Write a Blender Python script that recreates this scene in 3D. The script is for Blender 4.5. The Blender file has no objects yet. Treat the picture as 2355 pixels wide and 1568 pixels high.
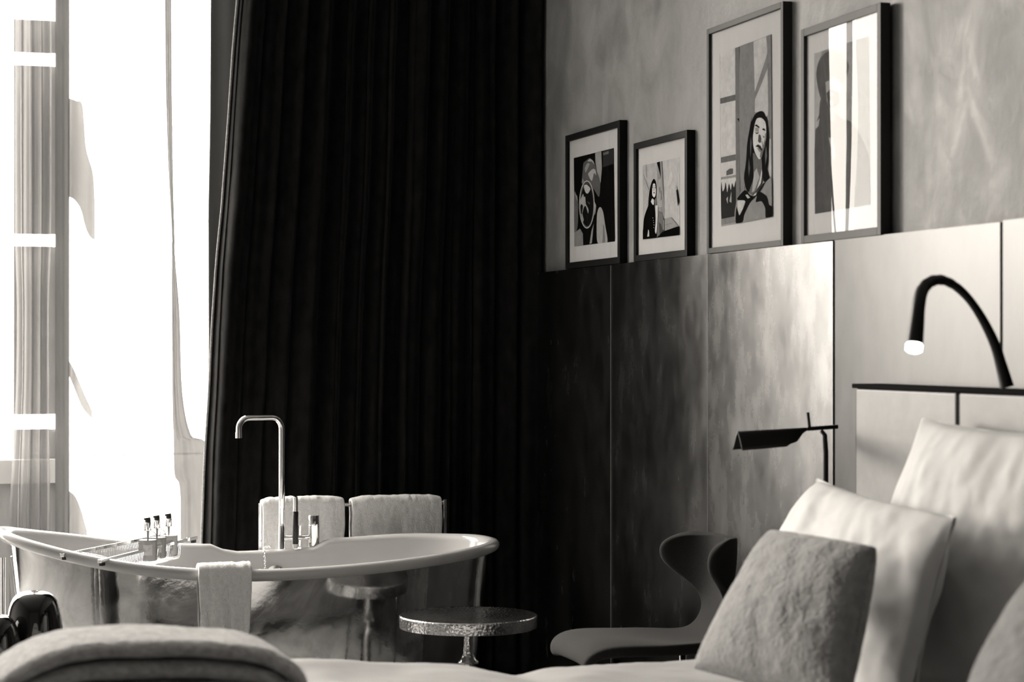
import bpy, math, random
from mathutils import Vector, noise
from mathutils.geometry import tessellate_polygon
PI = math.pi
S = bpy.context.scene
C = S.collection
# ------------------------------------------------------------------ camera
F = 4870.0; CX, CY, HOR = 1177.5, 784.0, 795.0
EYE = Vector((0, 0, 1.36))
YAW = math.atan2(1507.5, F)
PITCH = (HOR - CY) / F
cam_d = bpy.data.cameras.new('camera'); cam = bpy.data.objects.new('camera', cam_d); C.objects.link(cam)
cam.location = EYE; cam.rotation_euler = (PI/2 + PITCH, 0, -YAW)
cam_d.sensor_width = 36; cam_d.lens = F/2355*36; cam_d.clip_start = .05; cam_d.clip_end = 100
cam_d.dof.use_dof = True; cam_d.dof.focus_distance = 7.3; cam_d.dof.aperture_fstop = 3.6
S.camera = cam
# ------------------------------------------------------------------ world and light
W = bpy.data.worlds.new('world'); S.world = W; W.use_nodes = True
W.node_tree.nodes['Background'].inputs[0].default_value = (1, .93, .84, 1)
wn = W.node_tree; wt = wn.nodes.new('ShaderNodeTexCoord'); wsx = wn.nodes.new('ShaderNodeSeparateXYZ')
wmr = wn.nodes.new('ShaderNodeMapRange'); wmr.interpolation_type = 'SMOOTHSTEP'
wmr.inputs['From Min'].default_value = .10; wmr.inputs['From Max'].default_value = .62      # sine of the elevation
wmr.inputs['To Min'].default_value = 8.2; wmr.inputs['To Max'].default_value = 48.0
wn.links.new(wt.outputs['Generated'], wsx.inputs[0]); wn.links.new(wsx.outputs['Z'], wmr.inputs['Value'])
wn.links.new(wmr.outputs[0], wn.nodes['Background'].inputs[1])
vs = S.view_settings
vs.view_transform = 'Standard'; vs.look = 'None'; vs.gamma = 1; vs.exposure = 0.0
vs.use_curve_mapping = False
WARM = (1, .925, .83)
def area(name, loc, rot, sx, sy, power, col=WARM, spread=PI):
    l = bpy.data.lights.new(name, 'AREA'); l.shape = 'RECTANGLE'; l.size = sx; l.size_y = sy; l.energy = power; l.color = col; l.spread = spread
    o = bpy.data.objects.new(name, l); C.objects.link(o); o.location = loc; o.rotation_euler = rot
    return o
# overcast sky in front of the tall window, facing into the room (-Y)
portal = area('window_daylight_portal', (-.10, 8.74, 1.74), (-PI/2, 0, 0), 3.20, 3.43, 1)
portal.data.cycles.is_portal = True

sd = bpy.data.lights.new('hazy_sun', 'SUN'); sd.energy = 1.7; sd.specular_factor = .5; sd.angle = math.radians(11); sd.color = WARM
so = bpy.data.objects.new('hazy_sun', sd); C.objects.link(so)
so.rotation_euler = Vector((.55, -.83, -.12)).to_track_quat('-Z', 'Y').to_euler()
so.location = (-3, 12, 3)
# ------------------------------------------------------------------ helpers
def ray(px, py):
    f = Vector((math.sin(YAW)*math.cos(PITCH), math.cos(YAW)*math.cos(PITCH), math.sin(PITCH)))
    r = Vector((math.cos(YAW), -math.sin(YAW), 0)); u = r.cross(f)
    return f + r*(px-CX)/F + u*(CY-py)/F
def onX(px, py, X): d = ray(px, py); return EYE + d*((X-EYE.x)/d.x)
def onY(px, py, Y): d = ray(px, py); return EYE + d*((Y-EYE.y)/d.y)
def onZ(px, py, depth): return EYE + ray(px, py)*depth

class MB:
    def __init__(s): s.v = []; s.f = []; s.m = []
    def add(s, vs, fs, mi=0):
        b = len(s.v); s.v += [tuple(v) for v in vs]; s.f += [tuple(i+b for i in f) for f in fs]; s.m += [mi]*len(fs); return s
    def box(s, a, b, mi=0):
        x0, x1 = sorted((a[0], b[0])); y0, y1 = sorted((a[1], b[1])); z0, z1 = sorted((a[2], b[2]))
        return s.add([(x0,y0,z0),(x1,y0,z0),(x1,y1,z0),(x0,y1,z0),(x0,y0,z1),(x1,y0,z1),(x1,y1,z1),(x0,y1,z1)],
                     [(0,3,2,1),(4,5,6,7),(0,1,5,4),(1,2,6,5),(2,3,7,6),(3,0,4,7)], mi)
    def obox(s, c, ax, ay, az, mi=0):      # oriented box, half-axis vectors
        c = Vector(c); vs = []
        for k in (-1, 1):
            for (i, j) in ((-1,-1),(1,-1),(1,1),(-1,1)): vs.append(c + ax*i + ay*j + az*k)
        return s.add(vs, [(0,3,2,1),(4,5,6,7),(0,1,5,4),(1,2,6,5),(2,3,7,6),(3,0,4,7)], mi)
    def tube(s, pts, r, n=16, cap=True, mi=0, closed=False):
        pts = [Vector(p) for p in pts]; N = len(pts)
        rs = r if isinstance(r, (list, tuple)) else [r]*N
        up = None; vs = []
        for i, p in enumerate(pts):
            if closed: t = pts[(i+1) % N] - pts[i-1]
            else: t = pts[min(i+1, N-1)] - pts[max(i-1, 0)]
            t.normalize()
            if up is None:
                a = Vector((0,0,1)) if abs(t.z) < .9 else Vector((1,0,0)); up = t.cross(a).normalized()
            up = (up - t*up.dot(t)).normalized(); w = t.cross(up)
            for k in range(n):
                an = 2*PI*k/n; vs.append(p + (up*math.cos(an) + w*math.sin(an))*rs[i])
        fs = []
        for i in range(N if closed else N-1):
            j = (i+1) % N
            for k in range(n): fs.append((i*n+k, i*n+(k+1)%n, j*n+(k+1)%n, j*n+k))
        if cap and not closed: fs.append(tuple(range(n))[::-1]); fs.append(tuple((N-1)*n+k for k in range(n)))
        return s.add(vs, fs, mi)
    def lathe(s, prof, c=(0,0,0), n=48, mi=0, axis='z'):
        vs = []
        for (r, z) in prof:
            for k in range(n):
                a = 2*PI*k/n; vs.append((c[0]+r*math.cos(a), c[1]+r*math.sin(a), c[2]+z))
        fs = []
        for i in range(len(prof)-1):
            for k in range(n): fs.append((i*n+k, i*n+(k+1)%n, (i+1)*n+(k+1)%n, (i+1)*n+k))
        if prof[0][0] > 1e-5: fs.append(tuple(range(n))[::-1])
        if prof[-1][0] > 1e-5: fs.append(tuple((len(prof)-1)*n+k for k in range(n)))
        return s.add(vs, fs, mi)
    def grid(s, nu, nv, fn, mi=0):
        vs = [fn(i/(nu-1), j/(nv-1)) for j in range(nv) for i in range(nu)]
        fs = [(j*nu+i, j*nu+i+1, (j+1)*nu+i+1, (j+1)*nu+i) for j in range(nv-1) for i in range(nu-1)]
        return s.add(vs, fs, mi)
    def poly(s, pts, mi=0):
        pts = [Vector(p) for p in pts]
        return s.add(pts, [tuple(t) for t in tessellate_polygon([pts])], mi)
    def build(s, name, mats, parent=None, smooth=False, bevel=0, subsurf=0, solid=0, sharp=None):
        me = bpy.data.meshes.new(name); me.from_pydata(s.v, [], s.f); me.update()
        if not isinstance(mats, (list, tuple)): mats = [mats]
        for m in mats: me.materials.append(m)
        for p, mi in zip(me.polygons, s.m): p.material_index = mi; p.use_smooth = smooth
        o = bpy.data.objects.new(name, me); C.objects.link(o)
        if parent is not None:
            o.parent = parent; bpy.context.view_layer.update() if False else None
            o.matrix_parent_inverse = parent_inv(parent)
        if sharp is not None and smooth: me.set_sharp_from_angle(angle=math.radians(sharp))
        if solid: m = o.modifiers.new('solid', 'SOLIDIFY'); m.thickness = solid; m.offset = 0
        if bevel: m = o.modifiers.new('bevel', 'BEVEL'); m.width = bevel; m.segments = 3; m.limit_method = 'ANGLE'
        if subsurf: m = o.modifiers.new('sub', 'SUBSURF'); m.levels = subsurf; m.render_levels = subsurf
        return o
from mathutils import Matrix
def parent_inv(p):
    m = Matrix.Translation(p.location)
    q = p.parent
    while q: m = Matrix.Translation(q.location) @ m if False else m; q = q.parent
    return m.inverted()
def tag(o, label=None, cat=None, group=None, kind=None):
    if label: o['label'] = label
    if cat: o['category'] = cat
    if group: o['group'] = group
    if kind: o['kind'] = kind
    return o
def thing(name, label, cat, loc=(0,0,0), group=None):
    o = bpy.data.objects.new(name, None); C.objects.link(o); o.location = loc; o.empty_display_size = .1
    return tag(o, label, cat, group)
def fbm(p, o=4): return noise.fractal(Vector(p), 1.0, 2.0, o)
def sm(a, b, x):
    t = max(0, min(1, (x-a)/(b-a))); return t*t*(3-2*t)
def interp(tab, x):
    if x <= tab[0][0]: return tab[0][1]
    for (a, va), (b, vb) in zip(tab, tab[1:]):
        if x <= b: return va + (vb-va)*(x-a)/(b-a)
    return tab[-1][1]
def smoothpath(pts, n=6, closed=False):
    pts = [Vector(p) for p in pts]; out = []; N = len(pts)
    for i in range(N-1):
        p0 = pts[max(i-1, 0)]; p1 = pts[i]; p2 = pts[i+1]; p3 = pts[min(i+2, N-1)]
        for k in range(n):
            t = k/n
            out.append(.5*((2*p1) + (-p0+p2)*t + (2*p0-5*p1+4*p2-p3)*t*t + (-p0+3*p1-3*p2+p3)*t**3))
    out.append(pts[-1]); return out

# ------------------------------------------------------------------ materials
def mat(name, col=.5, rough=.5, metal=0, bump=0, bscale=50, mott=0, mscale=3, mcol=None, stretch=(1,1,1), rmott=0, coat=0,
        sheen=0, spec=.5, emis=None, estr=0, bdist=.002, detail=8, warp=0, ramp=(.32,.68)):
    m = bpy.data.materials.new(name); m.use_nodes = True; nt = m.node_tree; b = nt.nodes['Principled BSDF']
    c = (col, col, col, 1) if not isinstance(col, tuple) else (*col, 1)
    b.inputs['Base Color'].default_value = c; b.inputs['Roughness'].default_value = rough
    b.inputs['Metallic'].default_value = metal; b.inputs['Coat Weight'].default_value = coat
    b.inputs['Sheen Weight'].default_value = sheen; b.inputs['Specular IOR Level'].default_value = spec
    if emis: b.inputs['Emission Color'].default_value = (*emis, 1); b.inputs['Emission Strength'].default_value = estr
    L = nt.links
    tc = nt.nodes.new('ShaderNodeTexCoord'); mp = nt.nodes.new('ShaderNodeMapping'); mp.inputs['Scale'].default_value = stretch
    L.new(tc.outputs['Object'], mp.inputs['Vector'])
    if mott or rmott:
        n = nt.nodes.new('ShaderNodeTexNoise'); n.inputs['Scale'].default_value = mscale; n.inputs['Detail'].default_value = detail
        n.inputs['Roughness'].default_value = .6; n.inputs['Distortion'].default_value = warp
        L.new(mp.outputs[0], n.inputs['Vector'])
        if mott:
            lo_p, hi_p = ramp
            r = nt.nodes.new('ShaderNodeValToRGB'); k = 1-mott
            lo = tuple(x*k for x in c[:3]); hi = tuple(min(1, x*(1+mott)) for x in c[:3]) if mcol is None else (mcol,)*3
            r.color_ramp.elements[0].position = lo_p; r.color_ramp.elements[0].color = (*lo, 1)
            r.color_ramp.elements[1].position = hi_p; r.color_ramp.elements[1].color = (*hi, 1)
            L.new(n.outputs['Fac'], r.inputs[0]); L.new(r.outputs[0], b.inputs['Base Color'])
        if rmott:
            mr = nt.nodes.new('ShaderNodeMapRange'); mr.inputs['From Min'].default_value = .3; mr.inputs['From Max'].default_value = .7
            mr.inputs['To Min'].default_value = max(.02, rough-rmott); mr.inputs['To Max'].default_value = rough+rmott
            L.new(n.outputs['Fac'], mr.inputs['Value']); L.new(mr.outputs[0], b.inputs['Roughness'])
    if bump:
        n2 = nt.nodes.new('ShaderNodeTexNoise'); n2.inputs['Scale'].default_value = bscale; n2.inputs['Detail'].default_value = 6
        L.new(mp.outputs[0], n2.inputs['Vector'])
        bp = nt.nodes.new('ShaderNodeBump'); bp.inputs['Strength'].default_value = bump; bp.inputs['Distance'].default_value = bdist
        L.new(n2.outputs['Fac'], bp.inputs['Height']); L.new(bp.outputs[0], b.inputs['Normal'])
    return m
M = {}
M['plaster'] = mat('plaster', .205, .55, mott=.34, spec=.3, mscale=5.5, bump=.45, bscale=26, bdist=.006, rmott=.12, detail=14, warp=.5, stretch=(1,1.2,.9), ramp=(.25,.75))
for nm_, b_, r_, me_ in (('panel', .115, .27, .92), ('panel_shade', .075, .25, .95), ('panel_lit', .040, .34, .80)):  # window-end panels carry curtain shade in their colour, nearer ones dimmed against window glare
    M[nm_] = mat(nm_+'_metal', b_, r_, metal=me_, mott=.5, mscale=6, rmott=.04, detail=8, stretch=(1,1.5,.8), ramp=(.2,.8))
M['dark_wall'] = mat('dark_wall', .10, .8, mott=.2)
M['pale_wall'] = mat('pale_wall', .38, .8, mott=.1)
M['ceiling'] = mat('ceiling_paint', .5, .9, mott=.05)
M['floor'] = mat('floor_wood', .20, .45, mott=.4, mscale=4, stretch=(6,.6,1))
M['seam'] = mat('seam_bead', .20, .35, metal=.8, mott=.1)
M['black'] = mat('black_gap', .004, .6)
M['cap'] = mat('matt_black', .004, .9, spec=.05, mott=.1)
M['frame_black'] = mat('frame_black', .006, .45, mott=.2, spec=.12)
M['frame_grey'] = mat('frame_grey', .03, .5, mott=.2, spec=.2)
M['mat_board'] = mat('mat_board', .50, .8)
M['chrome'] = mat('chrome', .85, .06, metal=1, rmott=.02, mscale=8)
M['tub_metal'] = mat('tub_metal', .78, .07, metal=1, mott=.3, mscale=5, rmott=.05, bump=.10, bscale=4, bdist=.012, warp=1.2)
M['enamel'] = mat('enamel', .47, .12, coat=.5, mott=.03, mscale=2)
M['hammered'] = None
M['velvet'] = mat('velvet', .0045, .9, mott=.8, mscale=26, sheen=.028, stretch=(1,1,.6), spec=.1)
M['lining'] = None
M['terry'] = mat('terry', .78, .95, mott=.08, mscale=80, bump=.7, bscale=260, bdist=.004, sheen=.25)
M['linen'] = mat('bed_linen', .62, .8, mott=.03, mscale=30, bump=.15, bscale=12, bdist=.01, sheen=.1)
M['duvet'] = mat('duvet_linen', .33, .8, mott=.03, mscale=30, bump=.15, bscale=12, bdist=.01, sheen=.1)
M['valance'] = mat('dark_valance', .02, .9, mott=.1)
M['wool'] = mat('grey_wool', .28, .95, mott=.2, mscale=34, bump=.7, bscale=110, bdist=.004, sheen=.4)
M['throw'] = mat('throw_wool', .66, .95, mott=.3, mscale=55, bump=1, bscale=90, bdist=.01, sheen=.35)
M['chair'] = mat('chair_wool', .005, .95, mott=.5, mscale=160, bump=.6, bscale=300, bdist=.002, sheen=.018)
M['black_metal'] = mat('black_metal', .006, .38, mott=.1)
M['rubber'] = mat('black_rubber', .005, .45, mott=.1)
M['gloss_black'] = mat('gloss_black', .006, .07, coat=1, mott=.1)
M['pump'] = mat('pump_black', .008, .3, mott=.1)
M['label'] = mat('bottle_label', .35, .6, mott=.2, mscale=90)
M['frame_white'] = mat('window_white', .7, .5, mott=.05)
M['headboard'] = mat('headboard_leather', .15, .45, mott=.2, mscale=6, bump=.2, bscale=30, bdist=.002)
M['bulb'] = mat('bulb', .9, .3, emis=WARM, estr=14, mott=.02)
def hammered():
    m = mat('hammered_metal', .55, .16, metal=1, rmott=.05); nt = m.node_tree; b = nt.nodes['Principled BSDF']
    tc = nt.nodes.new('ShaderNodeTexCoord'); v = nt.nodes.new('ShaderNodeTexVoronoi'); v.inputs['Scale'].default_value = 120
    v.feature = 'SMOOTH_F1'
    nt.links.new(tc.outputs['Object'], v.inputs['Vector'])
    bp = nt.nodes.new('ShaderNodeBump'); bp.inputs['Strength'].default_value = .5; bp.inputs['Distance'].default_value = .0035
    nt.links.new(v.outputs['Distance'], bp.inputs['Height']); nt.links.new(bp.outputs[0], b.inputs['Normal']); return m
M['hammered'] = hammered()
def glassmat(name, ior=1.5, tint=1.0, rough=0.0):
    m = bpy.data.materials.new(name); m.use_nodes = True; nt = m.node_tree; nt.nodes.clear()
    o = nt.nodes.new('ShaderNodeOutputMaterial'); mx = nt.nodes.new('ShaderNodeMixShader'); fr = nt.nodes.new('ShaderNodeFresnel')
    t = nt.nodes.new('ShaderNodeBsdfTransparent'); g = nt.nodes.new('ShaderNodeBsdfGlossy')
    nz = nt.nodes.new('ShaderNodeTexNoise'); nz.inputs['Scale'].default_value = 3
    rr = nt.nodes.new('ShaderNodeMapRange'); rr.inputs['To Min'].default_value = rough; rr.inputs['To Max'].default_value = rough+.01
    nt.links.new(nz.outputs['Fac'], rr.inputs['Value']); nt.links.new(rr.outputs[0], g.inputs['Roughness'])
    ge = nt.nodes.new('ShaderNodeNewGeometry'); mi = nt.nodes.new('ShaderNodeMapRange')
    mi.inputs['To Min'].default_value = ior; mi.inputs['To Max'].default_value = 1/ior
    nt.links.new(ge.outputs['Backfacing'], mi.inputs['Value']); nt.links.new(mi.outputs[0], fr.inputs['IOR'])
    t.inputs['Color'].default_value = (tint,)*3+(1,)
    nt.links.new(fr.outputs[0], mx.inputs[0]); nt.links.new(t.outputs[0], mx.inputs[1]); nt.links.new(g.outputs[0], mx.inputs[2])
    nt.links.new(mx.outputs[0], o.inputs[0]); return m
M['glass'] = glassmat('picture_glass', 1.62)
M['bottle_glass'] = glassmat('bottle_glass', 1.5, .9)
bn = M['bottle_glass'].node_tree; lw = bn.nodes.new('ShaderNodeLayerWeight'); lw.inputs['Blend'].default_value = .35
cr = bn.nodes.new('ShaderNodeValToRGB'); cr.color_ramp.elements[0].position = .3; cr.color_ramp.elements[0].color = (.86, .86, .86, 1)
cr.color_ramp.elements[1].position = .85; cr.color_ramp.elements[1].color = (.10, .10, .10, 1)
bn.links.new(lw.outputs['Facing'], cr.inputs[0])
bn.links.new(cr.outputs[0], [n for n in bn.nodes if n.type == 'BSDF_TRANSPARENT'][0].inputs['Color'])
def sheer(name, trans, tcol, tl, scale=1):
    m = bpy.data.materials.new(name); m.use_nodes = True; nt = m.node_tree; nt.nodes.clear(); L = nt.links
    o = nt.nodes.new('ShaderNodeOutputMaterial'); t = nt.nodes.new('ShaderNodeBsdfTransparent'); d = nt.nodes.new('ShaderNodeBsdfDiffuse')
    l = nt.nodes.new('ShaderNodeBsdfTranslucent'); m1 = nt.nodes.new('ShaderNodeMixShader'); m2 = nt.nodes.new('ShaderNodeMixShader')
    nz = nt.nodes.new('ShaderNodeTexNoise'); nz.inputs['Scale'].default_value = 60; tc = nt.nodes.new('ShaderNodeTexCoord')
    mp = nt.nodes.new('ShaderNodeMapping'); mp.inputs['Scale'].default_value = (1, 1, .3); L.new(tc.outputs['Object'], mp.inputs[0]); L.new(mp.outputs[0], nz.inputs['Vector'])
    mr = nt.nodes.new('ShaderNodeMapRange'); mr.inputs['To Min'].default_value = trans-.06; mr.inputs['To Max'].default_value = trans+.06
    L.new(nz.outputs['Fac'], mr.inputs['Value'])
    t.inputs['Color'].default_value = (tcol,)*3+(1,); d.inputs['Color'].default_value = (.5,)*3+(1,); l.inputs['Color'].default_value = (tl,)*3+(1,)
    m1.inputs[0].default_value = .6; L.new(d.outputs[0], m1.inputs[1]); L.new(l.outputs[0], m1.inputs[2])
    L.new(mr.outputs[0], m2.inputs[0]); L.new(m1.outputs[0], m2.inputs[1]); L.new(t.outputs[0], m2.inputs[2]); L.new(m2.outputs[0], o.inputs[0])
    return m
M['sheer'] = sheer('sheer_voile', .30, .8, .12)
M['sheer_thin'] = sheer('thin_voile', .5, .75, .2)
M['lining'] = sheer('lining_cloth', .0, .05, .02)
M['hem'] = mat('hem_tape', .30, .9, mott=.3, mscale=120)
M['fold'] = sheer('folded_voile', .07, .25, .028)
M['sheer_light'] = sheer('light_voile', .72, .95, .2)
M['dense'] = sheer('lined_voile', .10, .5, .055)
M['grey_pane'] = sheer('added_grey_pane', .08, .7, .10)
TONES = {}
def tone(v):
    if v not in TONES: TONES[v] = mat('print_tone_%03d' % int(v*100), v, .8, mott=.12, mscale=40, spec=0)
    return TONES[v]

# ------------------------------------------------------------------ room shell
XP = 2.6            # front of the cladding panels
XW = 2.636          # plaster above them
YW = 8.5
PT = 1.652          # top of the panels
def struct(name, mb, m, parent=None, **k):
    o = mb.build(name, m, parent, **k)
    if parent is None: o['kind'] = 'structure'
    return o
struct('floor', MB().box((-3.2,-2.7,-.1), (XW+.2, YW+.2, 0)), M['floor'])
struct('ceiling', MB().box((-3.2,-2.7,3.7), (XW+.2, YW+.2, 3.8)), M['ceiling'])
struct('wall_right', MB().box((XW,-2.7,0), (XW+.2, YW+.2, 3.7)), M['plaster'])
struct('wall_left', MB().box((-3.2,-2.7,0), (-3.0, YW+.2, 3.7)), M['pale_wall'])
struct('wall_back', MB().box((-3.0,-2.7,0), (XW, -2.5, 3.7)), M['pale_wall'])
WX0, WX1, WZ0, WZ1 = -1.7, 1.50, .02, 3.45
wb = MB()
wb.box((-3.0, YW, 0), (WX0, YW+.2, 3.7)); wb.box((WX1, YW, 0), (XW, YW+.2, 3.7)); wb.box((WX0, YW, WZ1), (WX1, YW+.2, 3.7))
struct('wall_window', wb, M['dark_wall'])
# cladding panels: equal widths, seams read along the wall
seams = [1229, 1403, 1626, 1915, 2304]
ys = [onX(px, HOR, XP).y for px in seams]
step = ys[3]-ys[4]
ys.append(ys[-1]-step); ys.append(ys[-1]-step); ys.append(ys[-1]-step); ys.append(ys[-1]-step); 
for i in range(len(ys)-1):
    gapr = .034 if i == 3 else .0035
    off = (0, .002, -.003, .001, -.002, 0, 0, 0)[i]
    n = 12
    mb = MB(); ya, yb, zt_ = ys[i+1]+gapr*.5, ys[i]-.0015, PT + (.0, .001, .0, .003, .006, 0, 0, 0)[i]
    bow = (.004, .009, .009, .002, .002, 0, 0, 0)[i]; nn = 28      # each sheet is slightly bowed outwards
    xs_ = [XP+off+.004 - bow*(1-(2*k/(nn-1)-1)**2) for k in range(nn)]; yk = [ya+(yb-ya)*k/(nn-1) for k in range(nn)]
    vs = [(xs_[k], yk[k], z) for z in (0, zt_) for k in range(nn)] + [(XW-.002, yk[k], z) for z in (0, zt_) for k in range(nn)]
    fs = []
    for k in range(nn-1):
        fs += [(k+1, k, nn+k, nn+k+1), (nn+k, 3*nn+k, 3*nn+k+1, nn+k+1), (2*nn+k, 2*nn+k+1, 3*nn+k+1, 3*nn+k), (k, k+1, 2*nn+k+1, 2*nn+k)]
    fs += [(0, 2*nn, 3*nn, nn), (nn-1, 2*nn-1, 4*nn-1, 3*nn-1)]
    mb.add(vs, fs)
    o = struct('trim_%d' % (i+1), mb, M['panel_shade'] if i < 2 else (M['panel'] if i == 2 else M['panel_lit']), smooth=True, sharp=30)
    tag(o, None, None)
struct('trim_10', MB().box((XP+.006, ys[4]-.001, 0), (XW-.012, ys[4]+.0165, PT-.004)), M['cap'])
for k, i in ((11, 1), (12, 2)):
    struct('trim_%d' % k, MB().box((XP+.0022, ys[i]-.0035, 0), (XP+.02, ys[i]+.003, PT-.001)), M['seam'])
struct('trim_9', MB().box((XW-.012, ys[-1], 0), (XW-.001, ys[0]-.01, PT-.01)), M['black'])

# ------------------------------------------------------------------ window
yf = 8.52
def wX(px, Y=yf): return onY(px, HOR, Y).x
def wz(py, px=150, Y=yf): return onY(px, py, Y).z
wf = MB()
wf.box((wX(130), yf, WZ0), (wX(160), yf+.07, WZ1))
for a, b in ((121,152), (540,567), (955,985)): pass
wf.box((WX0, yf, WZ0), (WX0+.07, yf+.08, WZ1)); wf.box((WX1-.07, yf, WZ0), (WX1, yf+.08, WZ1))
wf.box((WX0, yf, WZ1-.07), (WX1, yf+.08, WZ1)); wf.box((WX0, yf, WZ0), (WX1, yf+.08, WZ0+.05))
wf.box((wX(-900), yf, wz(1110)), (wX(130), yf+.07, wz(1055)))
wf.box((wX(160), yf+.02, wz(1050)), (WX1, yf+.03, wz(1045)))
win = struct('window_1', wf, M['frame_white'], bevel=.004)
# grey panes added for the dim view outside, gaps left for bright strips
for k, (a, b) in enumerate(((-260,-30), (47,121), (152,538), (567,952), (987,1055))):
    q = MB().box((wX(33), yf+.03, wz(b)), (wX(130), yf+.036, wz(a))).build('added_grey_pane', M['grey_pane'], win)
q = MB().box((wX(-900), yf+.03, WZ0+.05), (wX(130), yf+.036, wz(1110))).build('added_grey_pane', M['grey_pane'], win)  # sheet added for the wall under the sill, translucent to keep it bright

# ------------------------------------------------------------------ curtains
def cloth(xl, xr, z0, z1, Y, folds, amp, nu, nv, seed=0, drift=.0, bulge=0):
    r = random.Random(seed); ph = [r.uniform(0, 6.28) for _ in range(6)]
    def fn(u, v):
        z = z0 + (z1-z0)*v; a = xl(z); b = xr(z); x = a + (b-a)*u
        w = u*folds*2*PI
        y = amp*(math.sin(w + .8*math.sin(w*.31+ph[0]) + .25*math.sin(z*1.3+ph[1])) * (.65+.35*math.sin(w*.23+ph[2])) + .3*math.sin(w*2.3+ph[3]+.3*z))
        y -= bulge*max(0, (u-.86)/.14)**2
        return (x + .25*amp*math.sin(w*1.1+ph[4]+z*.4), Y + y + drift*fbm((x*3, z*1.2, seed)), z)
    return MB().grid(nu, nv, fn)
edge = [(onY(px, py, 8.12).z, onY(px, py, 8.12).x) for px, py in ((455,1560),(468,1240),(475,1050),(485,900),(492,750),(502,600),(515,470),(530,270),(541,100),(550,0))]
edge = edge + [(3.3, edge[-1][1]+.05)]
cur = thing('velvet_curtain', 'floor-length black velvet curtain drawn to the wall behind the bathtub', 'curtain', (1.95, 8.2, 0))
cloth(lambda z: interp(edge, z), lambda z: 2.626, .015, 3.42, 8.16, 13, .045, 700, 40, 4, .02, .09).build('drape', M['velvet'], cur, smooth=True, solid=.006)
le = [(onY(px, py, 8.3).z, onY(px, py, 8.3).x) for px, py in ((466,1560),(468,1240),(474,1000),(477,800),(475,500),(479,250),(481,0))]+[(3.3, onY(482,0,8.3).x)]
cloth(lambda z: interp(le, z), lambda z: 1.62, .015, 3.42, 8.28, 1.2, .02, 60, 40, 9, .01).build('lining', M['lining'], cur, smooth=True, solid=.004)
hm = [Vector((interp(edge, z)+.001, 8.16+.045*.3, z)) for z in [.03+.085*k for k in range(40)]]
MB().tube(hm, .0045, 8).build('hem', M['hem'], cur, smooth=True)

# sheers
def sx(px, Y): return onY(px, HOR, Y).x
def pxedge(tab, Y):
    tab = [(p.x, p.y) for p in smoothpath([(a, b, 0) for a, b in tab], 5)]
    return sorted((onY(px, py, Y).z, onY(px, py, Y).x) for px, py in tab)
YS = 8.40
e0 = pxedge([(34,-200),(34,0),(35,500),(40,700),(38,900),(30,1060),(25,1210),(22,1700)], YS)
e1 = pxedge([(122,-200),(120,0),(118,500),(112,700),(112,900),(114,1210),(114,1700)], YS)
s1 = cloth(lambda z: interp(e0, z), lambda z: interp(e1, z), .02, 3.42, YS, 3.2, .022, 120, 60, 2, .02).build('sheer_curtain', M['sheer'], smooth=True)
tag(s1, 'narrow bunched sheer curtain hanging in folds at the far left of the window', 'curtain', None)
YS2 = 8.46
f0 = pxedge([(128,-200),(128,1700)], YS2)
f1 = pxedge([(160,-200),(160,1700)], YS2)
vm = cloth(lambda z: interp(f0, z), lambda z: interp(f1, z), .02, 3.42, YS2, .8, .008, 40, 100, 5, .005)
def shade_tail(top, bot):        # cloth tails shaped to stand in for curved grey shading
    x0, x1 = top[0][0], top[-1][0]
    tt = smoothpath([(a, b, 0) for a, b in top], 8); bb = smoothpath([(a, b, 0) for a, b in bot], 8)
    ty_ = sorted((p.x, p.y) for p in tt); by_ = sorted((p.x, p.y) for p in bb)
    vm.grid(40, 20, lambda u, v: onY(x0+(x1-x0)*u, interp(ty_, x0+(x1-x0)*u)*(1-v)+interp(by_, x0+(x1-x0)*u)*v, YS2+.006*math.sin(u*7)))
shade_tail([(158,226),(175,232),(190,244),(198,340),(214,400),(218,470)], [(158,452),(172,460),(186,482),(196,520),(206,543),(218,552)])
shade_tail([(158,828),(170,850),(183,880),(198,915),(212,945)], [(158,862),(170,890),(186,930),(198,948),(212,962)])
shade_tail([(158,1128),(172,1140),(184,1165),(193,1195),(200,1220)], [(158,1400),(170,1400),(180,1400),(190,1400),(200,1400)])
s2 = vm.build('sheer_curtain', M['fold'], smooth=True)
tag(s2, 'flat thin voile strip with tails standing in for grey shading beside the window mullion', 'curtain', None)
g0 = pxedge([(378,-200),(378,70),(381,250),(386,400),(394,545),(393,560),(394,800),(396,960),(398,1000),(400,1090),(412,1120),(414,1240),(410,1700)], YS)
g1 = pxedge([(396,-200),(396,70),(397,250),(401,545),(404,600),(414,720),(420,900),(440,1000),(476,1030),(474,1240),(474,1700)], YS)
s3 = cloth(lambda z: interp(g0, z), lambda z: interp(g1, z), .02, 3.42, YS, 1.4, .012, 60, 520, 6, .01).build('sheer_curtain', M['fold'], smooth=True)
tag(s3, 'slim sheer curtain fold widening towards the floor next to the black velvet curtain', 'curtain', None)
s4 = cloth(lambda z: sx(163, 8.36), lambda z: sx(378, 8.36), .02, 3.42, 8.36, 3.3, .022, 160, 50, 11, .05).build('sheer_curtain', M['sheer_light'], smooth=True)
tag(s4, 'wide sunlit sheer curtain filling the bright middle of the window', 'curtain', None)

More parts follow.
